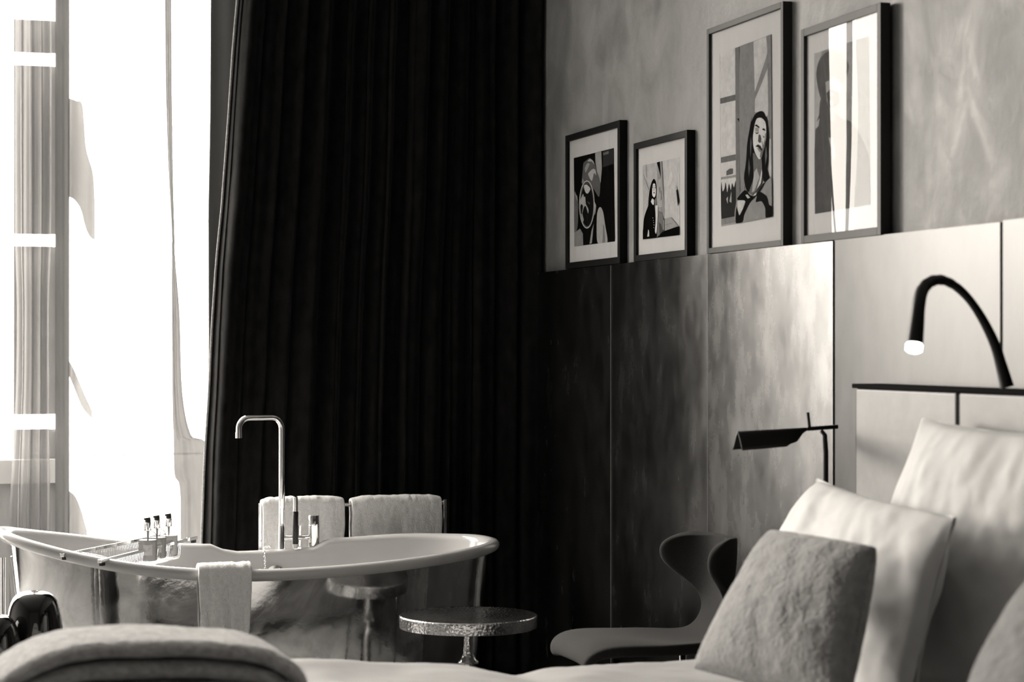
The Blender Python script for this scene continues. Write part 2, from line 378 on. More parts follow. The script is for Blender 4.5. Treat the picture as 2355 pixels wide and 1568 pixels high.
# ------------------------------------------------------------------ framed pictures
def picture(label, L, R, top, bot, inner, prt, crop, polys, fm, bw=.02, turn=0):
    # L,R pixel columns of the front face; top/bottom at mid column
    XF = 2.606; mid = (L+R)/2
    y1 = onX(L, HOR, XF).y; y0 = onX(R, HOR, XF).y
    zt = onX(mid, top, XF).z; zb = PT+.0025
    t = thing('picture_frame', label, 'picture', (XW-.015, (y0+y1)/2, zb), 'framed photographs standing on the panel ledge')
    xb = XW-.001; b = MB()
    b.box((XF, y0, zb), (xb, y0+bw, zt)); b.box((XF, y1-bw, zb), (xb, y1, zt))
    b.box((XF, y0+bw, zb), (xb, y1-bw, zb+bw)); b.box((XF, y0+bw, zt-bw), (xb, y1-bw, zt))
    b.build('frame', fm, t, bevel=.0012)
    MB().box((XF+.010, y0+bw, zb+bw), (xb-.001, y1-bw, zt-bw)).build('mat_board', M['mat_board'], t)
    xi = XF+.0094; sc = crop[4]
    def P(p): return onX(crop[0]+p[0]/sc, crop[1]+p[1]/sc, xi)
    tones = []; mb = MB()
    for k, (tv, pts) in enumerate(polys):
        if tv not in tones: tones.append(tv)
        q = [P(p) for p in (inside(curved(pts), polys[0][1]) if len(pts) >= 7 else pts)]
        # keep inside the base quad by construction; stack layers 0.1 mm apart
        for w in q: w.x = xi - k*.00009
        mb.poly(q, tones.index(tv))
    mb.build('print', [tone(v) for v in tones], t)
    MB().box((XF+.0088, y0+bw+.001, zb+bw+.006), (XF+.0098, y0+bw+.010, zb+bw+.030)).build('caption_tag', M['frame_grey'], t)
    g = MB().add([(XF+.003, y0+bw-.001, zb+bw-.001), (XF+.003, y1-bw+.001, zb+bw-.001), (XF+.003, y1-bw+.001, zt-bw+.001), (XF+.003, y0+bw-.001, zt-bw+.001)], [(3,2,1,0)])
    g.build('glass', M['glass'], t)
    if turn: t.rotation_euler.z = turn; t.location.x -= .0045
    return t
def curved(pts, n=4):
    N = len(pts); out = []
    for i in range(N):
        p0, p1, p2, p3 = (Vector(pts[(i+k) % N]+(0,)) for k in (-1, 0, 1, 2))
        for k in range(n):
            t = k/n; lin = p1.lerp(p2, t); q = lin.lerp(.5*((2*p1) + (-p0+p2)*t + (2*p0-5*p1+4*p2-p3)*t*t + (-p0+3*p1-3*p2+p3)*t**3), .75)
            out.append((q.x, q.y))
    return out
def inside(pts, quad):
    (ax, ay), (bx, by), (cx, cy), (dx, dy) = quad; out = []
    for x, y in pts:
        t = (y-ay)/(dy-ay); xl = ax+(dx-ax)*t; t = (y-by)/(cy-by); xr = bx+(cx-bx)*t; x = min(max(x, xl), xr)
        t = (x-ax)/(bx-ax); yt = ay+(by-ay)*t; t = (x-dx)/(cx-dx); yb = dy+(cy-dy)*t; out.append((x, min(max(y, yt), yb)))
    return out
def ell(cx, cy, rx, ry, n=28, tilt=0): return [(cx+rx*math.cos(a)*1.0 + tilt*math.sin(a), cy+ry*math.sin(a)) for a in [2*PI*k/n for k in range(n)]]
p1 = [(.005, [(118,262),(673,122),(690,1417),(130,1488)]),
 (.30, [(415,190),(500,168),(508,400),(490,610),(440,440),(420,330)]), (.03, [(520,166),(665,128),(672,340),(525,390)]), (.12, [(525,190),(600,165),(605,200),(530,225)]),
 (.10, [(340,262),(300,290),(255,330),(245,420),(235,600),(300,600),(400,700),(470,800),(488,600),(450,470),(420,370),(390,300)]),
 (.34, [(335,275),(310,300),(330,310),(370,310),(400,350),(390,310),(360,280)]), (.25, [(300,340),(270,400),(280,470),(310,420),(340,350),(330,330)]),
 (.38, [(390,410),(340,450),(320,490),(370,580),(400,470),(430,500),(420,430)]), (.22, [(240,540),(265,580),(240,620),(230,600)]),
 (.45, ell(302,905,107,333)), (.07, ell(303,905,95,318)), (.008, ell(305,915,86,290)),
 (.48, [(262,645),(300,630),(340,665),(350,700),(318,752),(290,745),(270,700)]),
 (.36, [(200,880),(250,760),(262,800),(280,800),(290,900),(325,970),(320,1030),(290,930),(265,940),(235,1040),(250,930),(225,900),(198,960)]),
 (.30, [(205,1050),(240,1030),(262,1120),(245,1160)]), (.1, [(310,860),(345,880),(340,910)]),
 (.34, [(470,955),(500,945),(530,1010),(560,1200),(590,1430),(460,1445),(440,1300),(445,1050)]), (.18, [(530,1180),(545,1200),(560,1430),(520,1436)]),
 (.12, [(130,740),(165,790),(183,900),(185,1000),(178,1200),(150,1300),(130,1280)]), (.3, [(135,740),(170,790),(180,870),(160,830)]),
 (.22, [(131,1300),(210,1240),(250,1310),(255,1470),(132,1487)]), (.30, [(402,1170),(375,1440),(343,1455),(370,1270)]), (.32, [(415,870),(435,920),(425,1020),(410,1060)])]
picture('black framed photograph of a face in an oval mirror, leftmost on the ledge', 1300, 1425, 294, 613, 0, 0, (1300,320,1440,580,6.03), p1, M['frame_black'], .024)
p2 = [(.40, [(128,217),(733,82),(738,1358),(138,1430)]), (.46, [(455,145),(733,82),(737,1215),(600,1060),(490,1090),(480,700)]), (.55, [(560,380),(600,320),(625,400),(580,520),(540,560)]),
 (.28, [(360,166),(450,146),(490,800),(490,1100),(470,1290),(360,1400),(350,900),(380,700)]), (.36, [(385,450),(440,430),(450,900),(380,900)]), (.006, [(362,166),(412,154),(430,420)]), (.1, [(440,150),(455,146),(485,800),(470,700)]),
 (.12, [(405,580),(418,560),(420,640),(408,690)]), (.12, [(428,640),(440,620),(440,780),(430,790)]), (.2, [(138,360),(145,365),(236,610),(230,620)]), (.3, [(185,205),(192,203),(200,420),(185,400)]),
 (.004, [(315,435),(280,490),(250,600),(230,750),(225,900),(262,920),(330,870),(340,770),(354,740),(360,600),(345,480)]),
 (.62, [(305,518),(335,518),(350,600),(346,700),(320,742),(290,700),(290,580)]), (.02, [(296,565),(308,560),(310,585),(298,590)]), (.02, [(330,575),(344,570),(343,592),(332,592)]), (.05, [(308,660),(322,645),(334,665),(322,682)]), (.2, [(316,590),(322,590),(326,632),(312,628)]), (.1, [(293,545),(312,535),(310,545),(296,555)]), (.1, [(328,550),(344,545),(344,555),(330,560)]),
 (.004, [(225,880),(180,1000),(155,1100),(143,1250),(139,1428),(400,1398),(350,1250),(340,1000),(322,860),(300,870),(270,800),(240,820)]),
 (.62, [(270,812),(290,758),(320,775),(322,800),(320,862),(300,862)]), (.2, [(330,800),(350,740),(360,860),(345,880)]),
 (.60, [(375,870),(386,900),(382,1100),(362,1330),(338,1290),(352,1100),(345,900)]), (.16, [(400,960),(450,990),(480,1090),(470,1290),(370,1398),(385,1150)]), (.07, [(400,1150),(440,1180),(470,1290),(420,1380)]),
 (.30, [(500,1092),(600,1065),(650,1120),(722,1210),(500,1290)]), (.12, [(505,1190),(625,1160),(625,1164),(505,1195)]), (.05, [(474,1090),(496,1085),(494,1290),(474,1290)]), (.5, [(480,1110),(488,1108),(487,1270),(480,1272)]), (.004, [(465,1300),(500,1290),(738,1212),(738,1357),(390,1399)]),
 (.012, [(690,622),(710,603),(736,800),(718,895)]), (.3, [(683,540),(694,545),(702,600),(690,612)]), (.45, [(232,1265),(246,1290),(248,1380),(215,1385)])] + [(.5, ell(x, y, 5, 7, 8)) for x, y in ((310,1078),(317,1116),(323,1152),(329,1192),(325,1235))]
picture('small black framed photograph of a hooded figure by a wall, second from the curtain', 1457, 1580, 314, 596, 0, 0, (1460,350,1590,570,7.13), p2, M['frame_black'], .022)
p3 = [(.30, [(50,185),(458,30),(470,1460),(65,1538)]),
 (.50, [(52,184),(175,138),(176,500),(55,532)]), (.50, [(57,577),(176,548),(180,968),(62,995)]), (.50, [(62,1040),(180,1018),(181,1440),(66,1470)]), (.12, [(55,534),(176,502),(176,548),(57,575)]), (.14, [(61,996),(180,970),(180,1016),(62,1038)]),
 (.10, [(105,1102),(132,1082),(158,1082),(158,1124),(105,1137)]), (.25, [(64,1150),(180,1130),(180,1150),(64,1170)]),
 (.03, [(64,1190),(75,1260),(90,1240),(100,1190),(112,1270),(125,1200),(140,1250),(150,1195),(165,1230),(181,1180),(181,1450),(66,1475)]), (.4, [(105,1320),(118,1300),(116,1360)]), (.35, [(130,1340),(145,1260),(146,1350)]), (.2, [(66,1478),(181,1455),(182,1500),(66,1525)]),
 (.16, [(175,138),(208,126),(211,660),(215,1250),(190,1508),(183,1510)]), (.02, [(207,126),(211,125),(212,660),(207,660)]), (.015, [(190,690),(212,690),(214,740),(208,720)]), (.03, [(210,740),(214,740),(218,1260),(213,1260)]),
 (.21, [(212,124),(318,88),(330,640),(300,700),(260,1050),(250,1240),(218,1270)]), (.46, [(320,88),(420,50),(430,180),(330,480)]), (.46, [(431,255),(436,660),(410,690),(360,640),(330,640),(332,540)]),
 (.20, [(420,47),(458,32),(467,1180),(445,1180),(436,660),(434,255),(430,300),(332,540),(329,490),(428,180)]), (.5, [(442,850),(455,850),(458,1150),(445,1130)]),
 (.012, [(375,632),(340,650),(305,710),(285,800),(270,900),(262,1030),(246,1150),(258,1225),(268,1255),(292,1262),(325,1200),(390,1100),(400,1185),(450,1165),(428,1090),(440,1000),(446,850),(440,760),(425,690),(402,640)]),
 (.12, [(300,830),(306,880),(298,1000),(296,900)]), (.1, [(285,1000),(295,1080),(285,1150),(280,1080)]), (.13, [(420,900),(428,980),(415,1060),(412,980)]),
 (.55, [(350,690),(332,735),(318,830),(320,900),(335,960),(362,1008),(382,1000),(398,940),(418,860),(422,790),(415,720),(385,686)]),
 (.16, [(378,820),(390,870),(420,800),(412,900),(398,950),(384,1000),(372,990),(380,940),(392,915)]), (.5, [(392,790),(415,790),(412,850),(398,900),(388,850)]),
 (.02, [(330,748),(345,735),(368,755),(369,768),(345,752)]), (.02, [(388,775),(402,766),(416,778),(414,788),(398,782)]), (.05, [(334,795),(350,802),(364,795),(360,808),(345,812)]), (.05, [(390,820),(402,830),(412,835),(404,842)]), (.08, [(358,868),(364,815),(378,820),(384,850),(380,880),(368,880)]), (.3, [(335,760),(360,765),(362,795),(338,792)]),
 (.03, [(338,908),(360,892),(378,905),(392,935),(385,942),(362,918)]), (.22, [(350,922),(365,920),(386,944),(372,955)]),
 (.13, [(320,960),(362,1010),(386,1005),(392,1090),(384,1200),(330,1275),(300,1290),(290,1262),(325,1150)]), (.35, [(330,1110),(350,1080),(372,1150),(330,1260),(312,1270)]), (.52, [(390,1085),(392,1120),(382,1200),(352,1240),(378,1150)]),
 (.24, [(196,1320),(262,1262),(340,1290),(440,1168),(468,1178),(470,1458),(190,1512)]), (.5, [(198,1340),(228,1318),(262,1335),(240,1400),(215,1450),(200,1400)]),
 (.010, [(258,1250),(300,1292),(345,1300),(300,1350),(255,1440),(240,1500),(186,1510),(192,1380),(215,1450),(262,1340),(205,1330),(200,1312)]), (.4, [(262,1290),(278,1285),(300,1310),(280,1318)]), (.02, [(430,1175),(360,1300),(330,1300),(400,1200)]), (.5, [(320,1300),(345,1290),(350,1270),(335,1280)]),
 (.012, [(370,1262),(430,1300),(448,1365),(469,1382),(470,1458),(422,1468),(418,1395),(390,1340),(345,1345),(350,1310)])]
picture('tall dark framed photograph of a long-haired woman beside a window, eyes closed', 1625, 1801, 35, 574, 0, 0, (1640,70,1800,530,3.4085), p3, M['frame_grey'], .018)
p4 = [(.24, [(67,345),(430,232),(440,1318),(72,1378)]), (.36, [(69,344),(120,328),(90,420),(85,520),(110,640),(95,760),(74,830)]),
 (.10, [(185,322),(130,350),(95,400),(80,480),(95,580),(120,660),(150,640),(150,560),(210,500),(260,540),(300,430),(260,350)]),
 (.34, [(142,530),(190,500),(240,530),(244,640),(200,705),(152,640)]), (.07, [(150,600),(175,572),(230,592),(240,655),(200,700),(165,690)]), (.3, [(165,610),(185,598),(200,610),(190,622)]), (.3, [(170,650),(190,645),(195,680),(175,680)]), (.1, [(145,510),(165,505),(166,520),(146,524)]), (.1, [(176,540),(190,560),(180,565)]),
 (.09, [(110,640),(150,650),(170,700),(250,760),(330,800),(430,1000),(440,1317),(73,1377),(76,850),(100,740)]), (.36, [(80,790),(105,760),(98,810),(80,830)]), (.2, [(170,700),(200,690),(205,780),(180,780)]), (.38, [(165,885),(185,888),(205,960),(205,1030),(190,1000)])]
picture('tall dark framed portrait of a bearded person in a cap, window reflected in its glass', 1842, 2032, 37, 548, 0, 0, (1850,0,2060,560,2.8), p4, M['frame_grey'], .022, -.015)

# ------------------------------------------------------------------ bathtub
TX, TY, TA, TB = 1.305, 7.214, .868, .36
def outline(th, ins=0, scale=1, insy=None):
    insy = ins if insy is None else insy
    n = 2.35; c, s_ = math.cos(th), math.sin(th)
    x = (TA*scale-ins)*math.copysign(abs(c)**(2/n), c); y = (TB*scale-insy)*math.copysign(abs(s_)**(2/n), s_)
    return TX+x, TY+y
def rimh(x, y):
    u = (x-TX)/TA
    h = .628 + (.135*abs(u)**2.2 if u < 0 else .055*u**1.8)
    far = sm(.0, .25, y-TY)
    d = abs(x-1.425)
    h += far*(.028*sm(.15, .21, d) - .004) * (1-sm(.6,.95,abs(u))*.6)
    return h
NT = 160
def tubring(ins, dz, scale=1, zabs=None):
    out = []
    for k in range(NT):
        x, y = outline(2*PI*k/NT, ins, scale)
        z = (rimh(x, y)+dz) if zabs is None else zabs
        out.append((x, y, z))
    return out
def rings(mb, rr, closebottom=True):
    vs = [v for r in rr for v in r]; fs = []
    for i in range(len(rr)-1):
        for k in range(NT): fs.append((i*NT+k, i*NT+(k+1)%NT, (i+1)*NT+(k+1)%NT, (i+1)*NT+k))
    if closebottom: fs.append(tuple((len(rr)-1)*NT+k for k in range(NT)))
    mb.add(vs, fs)
    return mb
tub = thing('bathtub', 'freestanding bathtub, polished metal outside and white enamel inside, under the window', 'bathtub', (TX, TY, 0))
r0 = .021; rr = []
rr.append(tubring(.040, -.040))
for a in range(-60, 181, 20):
    an = math.radians(a); rr.append(tubring(r0*1.1 - r0*1.15*math.cos(an), -r0 + r0*math.sin(an)*1.0))
rr.append(tubring(.050, -.035)); rr.append(tubring(.064, -.09))
def mixring(ins, f, zb):
    out = []
    for k in range(NT):
        x, y = outline(2*PI*k/NT, ins); z = rimh(x, y)*(1-f) + zb*f; out.append((x, y, z))
    return out
rr += [mixring(.075,.3,.16), mixring(.088,.55,.16), mixring(.105,.8,.16), mixring(.14,.95,.16), mixring(.20,1,.155)]
rings(MB(), rr).build('basin', M['enamel'], tub, smooth=True)
br = []
for k, (ins, iy, f) in enumerate(((.036,.034,.03),(.042,.036,.10),(.05,.038,.2),(.06,.041,.35),(.075,.045,.55),(.092,.050,.75),(.105,.056,.9),(.112,.06,1))):
    br.append([(lambda p: (p[0], p[1], (rimh(*p)-.005)*(1-f)+.0*f))(outline(2*PI*i/NT, ins, 1, iy)) for i in range(NT)])
rings(MB(), br).build('tub_shell', M['tub_metal'], tub, smooth=True)
# overflow plate on the near inner wall, with plug chain
ch = MB(); cp = []
x0 = onY(606, 1262, 7.53).x
p = Vector((x0, TY+TB-.03, rimh(x0, TY+TB)+.006))
path = [p+Vector((.03,.01,.004)), p+Vector((.015,.0,.006)), p+Vector((0,-.03,0)), p+Vector((-.001,-.05,-.03)), p+Vector((-.001,-.055,-.055)), p+Vector((-.001,-.06,-.085)), p+Vector((-.001,-.065,-.115))]
pp = smoothpath(path, 4)
for i in range(len(pp)-1):
    a, b = pp[i], pp[i+1]; d = (b-a).normalized(); side = d.cross(Vector((0,1,0)) if i % 2 else Vector((1,.01,0))).normalized()
    c = (a+b)/2; L = (b-a).length*.62
    ch.tube([c + d*L*math.cos(t) + side*.0035*math.sin(t) for t in [2*PI*k/10 for k in range(10)]], .0011, 6, closed=True)
ch.build('plug_chain', M['chrome'], tub, smooth=True)
oc = onY(632, 1303, TY+TB-.075); ov = MB()
for k in range(1): ov.lathe([(.0,.0),(.02,.0),(.036,-.003),(.038,-.008)], (0,0,0), 32)
ovo = MB(); ovo.v = [(oc.x+v[0], TY+TB-.080+v[2], .585-.028+v[1]*1 - .02) for v in ov.v]; ovo.f = ov.f; ovo.m = ov.m
ovo.build('overflow_plate', M['chrome'], tub, smooth=True)

# tap set on the far deck
ty = TY+TB-.012
tap = thing('bath_mixer_tap', 'chrome deck-mounted bath tap with tall arched spout and hand shower, on far tub rim', 'tap', (1.45, ty, .63))
def tx(px): return onY(px, 1200, ty).x
def tz(py, px=650): return onY(px, py, ty).z
zd = rimh(1.42, ty)-.004
xr = tx(648); rad = .0108
zt = tz(957); dirx = Vector((-.155, -.045, 0)); hx = Vector((xr, ty, 0))
up = [(xr,ty,zt-.2),(xr,ty,zt-.045)] + [Vector((xr,ty,zt-.045)) + Vector((0,0,1))*.042*math.sin(a) + dirx.normalized()*.042*(1-math.cos(a)) for a in [PI/2*k/8 for k in range(1,9)]]
e = Vector((xr,ty,zt-.003)) + dirx.normalized()*(dirx.length-.03)
up += [e] + [e + dirx.normalized()*.04*math.sin(a) - Vector((0,0,1))*.04*(1-math.cos(a)) for a in [PI/2*k/8 for k in range(1,9)]]
up += [up[-1]-Vector((0,0,.012))]
MB().tube(up, rad).build('spout', M['chrome'], tap, smooth=True, sharp=40)
MB().tube([up[-1], up[-1]-Vector((0,0,.02))], rad*1.12).build('aerator', M['chrome'], tap, smooth=True, sharp=40)
MB().lathe([(.0125,0),(.0125,.006),(rad*1.08,.007),(rad*1.08,tz(1205)-zd),(rad*.95,tz(1205)-zd+.0005),(rad,tz(1205)-zd+.002),(rad,zt-.2-zd)], (xr,ty,zd)).build('riser_pipe', M['chrome'], tap, smooth=True, sharp=40)
MB().tube([(xr, ty, tz(1237)), (tx(712), ty, tz(1237))], .0085).build('cross_pipe', M['chrome'], tap, smooth=True)
xm = tx(722); MB().lathe([(.015,0),(.0155,.002),(.0202,.012),(.0202,tz(1209)-zd),(.0196,tz(1209)-zd+.0008),(.0202,tz(1209)-zd+.0016),(.0202,tz(1188)-zd),(.019,tz(1187)-zd+.001),(0,tz(1187)-zd+.001)], (xm,ty,zd)).build('mixer_valve', M['chrome'], tap, smooth=True, sharp=35)
MB().lathe([(.0052,0),(.0052,.004),(0,.004)], (0,0,0), 16)
kb = MB().tube([(xm-.004, ty-.018, tz(1196)), (xm-.004, ty-.026, tz(1196))], .0052).build('temperature_button', M['pump'], tap, smooth=True, sharp=40)
xd = tx(689)
MB().lathe([(.0105,0),(.0105,tz(1225)-zd),(.0098,tz(1225)-zd+.0006),(.0105,tz(1225)-zd+.0012),(.0105,tz(1209)-zd),(0,tz(1209)-zd)], (xd,ty+.01,zd)).build('diverter_valve', M['chrome'], tap, smooth=True, sharp=35)
xs = tx(676); ysh = ty-.028
sh = MB().lathe([(.0085,tz(1252)-zd),(.0105,tz(1249)-zd),(.0105,tz(1176)-zd),(.0092,tz(1175)-zd)], (xs,ysh,zd)).build('hand_shower', M['rubber'], tap, smooth=True, sharp=40)
q = MB().lathe([(.0085,tz(1176)-zd),(.0085,tz(1142)-zd),(.006,tz(1141)-zd),(0,tz(1141)-zd)], (xs,ysh,zd))
for k in range(10): q.tube([(xs+.0065, ysh-.0062, tz(1147+2.6*k)), (xs+.0082, ysh-.0082, tz(1147+2.6*k))], .0009, 6, mi=1)
q.build('spray_head', [M['chrome'], M['pump']], sh, smooth=True, sharp=40)
MB().lathe([(.007,0),(.0085,.004),(.0112,.012),(.0112,.016),(0,.016)], (xs,ysh,tz(1260))).build('shower_holder', M['enamel'], tap, smooth=True, sharp=40)
MB().box((xs-.004, ysh, zd+.004), (xd, ty+.006, zd+.012)).build('holder_arm', M['chrome'], tap)

# cloth draped over a bar: inverted U
def drape(x0, x1, yc, zt_, rad, zf, zb, seed, wav=.012, nx=60, th=.012, droop=0, skew=0, belly=None):
    r = random.Random(seed); ph = [r.uniform(0, 6) for _ in range(6)]
    prof = []
    for k in range(26): prof.append((-rad, zf+(zt_-rad-zf)*k/26, 1-k/26))
    for k in range(13): a = PI*k/12; prof.append((-rad*math.cos(a), zt_-rad+rad*math.sin(a), 0))
    for k in range(1, 27): prof.append((rad, zt_-rad-(zt_-rad-zb)*k/26, k/26))
    def fn(u, v):
        i = v*(len(prof)-1); a = prof[min(len(prof)-1, int(round(i)))]
        x = x0+(x1-x0)*u; d = a[2]; sgn = 1 if a[0] > 0 else -1
        w = wav*d*(math.sin(u*9+ph[0]) + .5*math.sin(u*19+ph[1]) + .3*math.sin(u*31+ph[2]))
        x += (u-.5)*-.05*d*d + skew*d + .004*fbm((a[1]*9, seed, u*3))
        z = a[1] - droop*abs(2*u-1)**6 + .0035*fbm((x*40, seed+2, a[1]*20))
        return (x, yc + a[0] - sgn*0 + w*(1 if sgn < 0 else -.2) + .003*fbm((x*50, a[1]*50, seed)), z)
    return MB().grid(nx, len(prof), fn)
# towel over the near tub rim
xa, xb_ = onY(456, 1300, 6.86).x, onY(577, 1300, 6.86).x
xm_ = (xa+xb_)/2
yn = TY - TB*(1-abs((xm_-TX)/TA)**2.35)**(1/2.35) + .023
hz = rimh(xm_, 6.86)
tw = drape(xa, xb_, yn, hz+.017, .036, .27, hz-.17, 3, .006, 50, skew=.0)
tw = tw.build('hand_towel', M['terry'], None, smooth=True, solid=.014, subsurf=1)
tag(tw, 'folded pale hand towel hanging over the near rim of the bathtub', 'towel')

# towel rail behind the tub
yr = 7.78
rail = thing('towel_rail', 'freestanding chrome towel rail behind the bathtub', 'towel rail', (1.78, yr, 0))
xl_, xr_ = onY(597, 1200, yr).x, onY(1022, 1200, yr+.0).x
zr = onY(800, 1160, yr).z
fr = MB()
for X in (xl_, xr_): MB().box((X-.006, yr-.012, 0), (X+.006, yr+.012, zr+.012)).build('upright', M['chrome'], rail, bevel=.001)
MB().tube([(xl_, yr, zr), (xr_, yr, zr)], .008).build('top_bar', M['chrome'], rail, smooth=True, sharp=50)
MB().tube([(xl_, yr, .18), (xr_, yr, .18)], .008).build('lower_bar', M['chrome'], rail, smooth=True, sharp=50)
for X in (xl_, xr_): MB().box((X-.01, yr-.14, 0), (X+.01, yr+.14, .012)).build('foot', M['chrome'], rail, bevel=.002)
ta, tb = onY(603, 1200, yr-.02).x, onY(792, 1200, yr-.02).x
t1 = drape(ta, tb, yr, zr+.03, .024, .34, .36, 7, .010, 70, droop=.012).build('bath_towel', M['terry'], None, smooth=True, solid=.014, subsurf=1)
tag(t1, 'pale bath towel on the rail directly behind the tap', 'towel', 'bath towels on the rail')
ta, tb = onY(808, 1200, yr-.02).x, onY(1016, 1200, yr-.02).x
t2 = drape(ta, tb, yr, zr+.027, .024, .34, .36, 12, .012, 70, droop=.012).build('bath_towel', M['terry'], None, smooth=True, solid=.014, subsurf=1)
tag(t2, 'pale bath towel on the right half of the rail, clear of the tap', 'towel', 'bath towels on the rail')

# bath rack
A1, B1 = onZ(143, 1281, 6.82), onZ(378, 1234, 7.50)
A2, B2 = onZ(229, 1295, 6.79), onZ(450, 1240, 7.48)
for w_ in (A1, B1, A2, B2): w_.z += .006
rack = thing('bath_rack', 'chrome wire bath rack laid slantwise across the bathtub', 'bath rack', tuple((A1+B2)/2-Vector((0,0,.08))))
def bar(a, b, nm):
    d = (b-a).normalized(); s_ = d.cross(Vector((0,0,1))).normalized(); u = s_.cross(d)
    o = MB().obox((a+b)/2, d*(b-a).length*.5*.86, s_*.003, u*.0055).build(nm, M['chrome'], rack, bevel=.0008)
    for e, sg in ((a, 1), (b, -1)):
        MB().obox(e+d*sg*.03, d*.032, s_*.007, u*.0055).build('end_grip', M['chrome'], rack, bevel=.001)
        MB().obox(e+d*sg*.018-u*.010, d*.010, s_*.006, u*.006).build('rubber_pad', M['rubber'], rack, bevel=.001)
bar(A1, B1, 'side_bar'); bar(A2, B2, 'side_bar')
wires = MB(); D_ = Vector((0,0,-.062))
for k in range(46):
    t = .16 + .70*k/45
    a = A1.lerp(B1, t); b = A2.lerp(B2, t-.02); ins = (b-a)*.10
    wires.tube([a, a+ins*.6+D_*.85, a+ins+D_, b-ins+D_, b-ins*.6+D_*.85, b], .0011, 6)
for q in (.15, .5, .85):
    a = A1.lerp(A2, q); b = B1.lerp(B2, q)
    wires.tube([a.lerp(b, .16)+D_*1.03, a.lerp(b, .85)+D_*1.03], .0014, 6)
wires.tube([A1.lerp(B1,.15), A2.lerp(B2,.13)], .0016, 8); wires.tube([A1.lerp(B1,.865), A2.lerp(B2,.845)], .0016, 8)
wires.build('wire_basket', M['chrome'], rack, smooth=True)
# bottles
def bottle(c, filltone, label):
    t = thing('pump_bottle', label, 'bottle', c, 'pump bottles in the bath rack')
    R = .0315
    prof = [(R*.9,0),(R,.004),(R,.075),(R*.93,.087),(R*.7,.096),(R*.42,.100),(R*.40,.106)]
    MB().lathe(prof, c, 32).build('bottle_glass', M['bottle_glass'], t, smooth=True, sharp=50)
    MB().lathe([(R*.90,.003),(R*.965,.006),(R*.965,.07),(0,.07)], c, 32).build('liquid', filltone, t, smooth=True, sharp=40)
    MB().lathe([(.011,.101),(.0115,.103),(.0115,.126),(.0095,.128),(0,.128)], c, 24).build('collar', M['chrome'], t, smooth=True, sharp=40)
    MB().tube([Vector(c)+Vector((0,0,.102)), Vector(c)+Vector((0,0,.07)), Vector(c)+Vector((0,0,.012))], [.005,.003,.0025], 10).build('dip_tube', M['label'], t, smooth=True)
    h = MB(); c2 = Vector(c)
    h.lathe([(.0095,.128),(.0095,.136),(.009,.141),(0,.142)], c, 20)
    h.add([c2+Vector((-.013,-.005,.137)), c2+Vector((-.013,.005,.137)), c2+Vector((.008,.006,.134)), c2+Vector((.008,-.006,.134)),
           c2+Vector((-.013,-.005,.143)), c2+Vector((-.013,.005,.143)), c2+Vector((.008,.006,.146)), c2+Vector((.008,-.006,.146))],
          [(0,1,2,3),(7,6,5,4),(0,4,5,1),(1,5,6,2),(2,6,7,3),(3,7,4,0)])
    h.build('pump_head', M['pump'], t, smooth=False)
    l = MB()
    l.add([(c[0]+math.cos(a)*(R+.0004), c[1]+math.sin(a)*(R+.0004), c[2]+z) for z in (.02,.055) for a in [math.radians(-125+7*k) for k in range(9)]], [(k, k+1, k+10, k+9) for k in range(8)])
    l.build('paper_label', M['label'], t, smooth=True)
liqA = mat('clear_soap', .28, .1, mott=.1); liqB = mat('milky_lotion', .6, .4, mott=.05)
for (px, pyt, dep, fl, lb) in ((340,1189,7.13,liqA,'clear glass pump bottle with dark liquid, nearest of the three in the rack'),
                               (361,1184,7.24,liqA,'clear pump bottle standing in the middle of the three in the rack'),
                               (388,1180,7.33,liqB,'pump bottle of milky lotion, last of the three towards the tap')):
    tp = onZ(px, pyt, dep); z = ((A1+B1+A2+B2)/4).z - .062 + .004
    bottle((tp.x, tp.y, max(z, tp.z-.146)), fl, lb)

# chrome pipe left of the tub
pc = onZ(7, 1350, 7.0)
wp = thing('water_pipe', 'vertical chrome water pipe standing at the left end of the bathtub', 'pipe', (pc.x, pc.y, 0))
MB().tube([(pc.x, pc.y, 0), (pc.x, pc.y, .66)], .0085).build('pipe', M['chrome'], wp, smooth=True, sharp=50)
MB().lathe([(.02,.0),(.02,.005),(.012,.008),(.012,.012)], (pc.x,pc.y,0), 24).build('floor_flange', M['chrome'], wp, smooth=True, sharp=40)

# glossy black vases
def vase(px, py, dep, R, label):
    c = onZ(px, py, dep); H = c.z
    prof = [(R*.62,0),(R*.8,.02),(R*.98,H*.22),(R*1.10,H*.5),(R*1.09,H*.68),(R*1.03,H*.80),(R*.98,H*.86),(R*.93,H*.91),(R*.82,H*.955),(R*.62,H*.985),(R*.35,H*.997),(0,H)]
    o = MB().lathe(prof, (c.x, c.y, 0), 64).build('floor_vase', M['gloss_black'], None, smooth=True, subsurf=1)
    return tag(o, label, 'vase', 'glossy black vases beside the tub')
vase(78, 1357, 6.25, .083, 'large glossy black rounded floor vase in front of the left end of the bathtub')
vase(-15, 1411, 6.1, .076, 'smaller glossy black rounded vase cut off by the left picture edge')

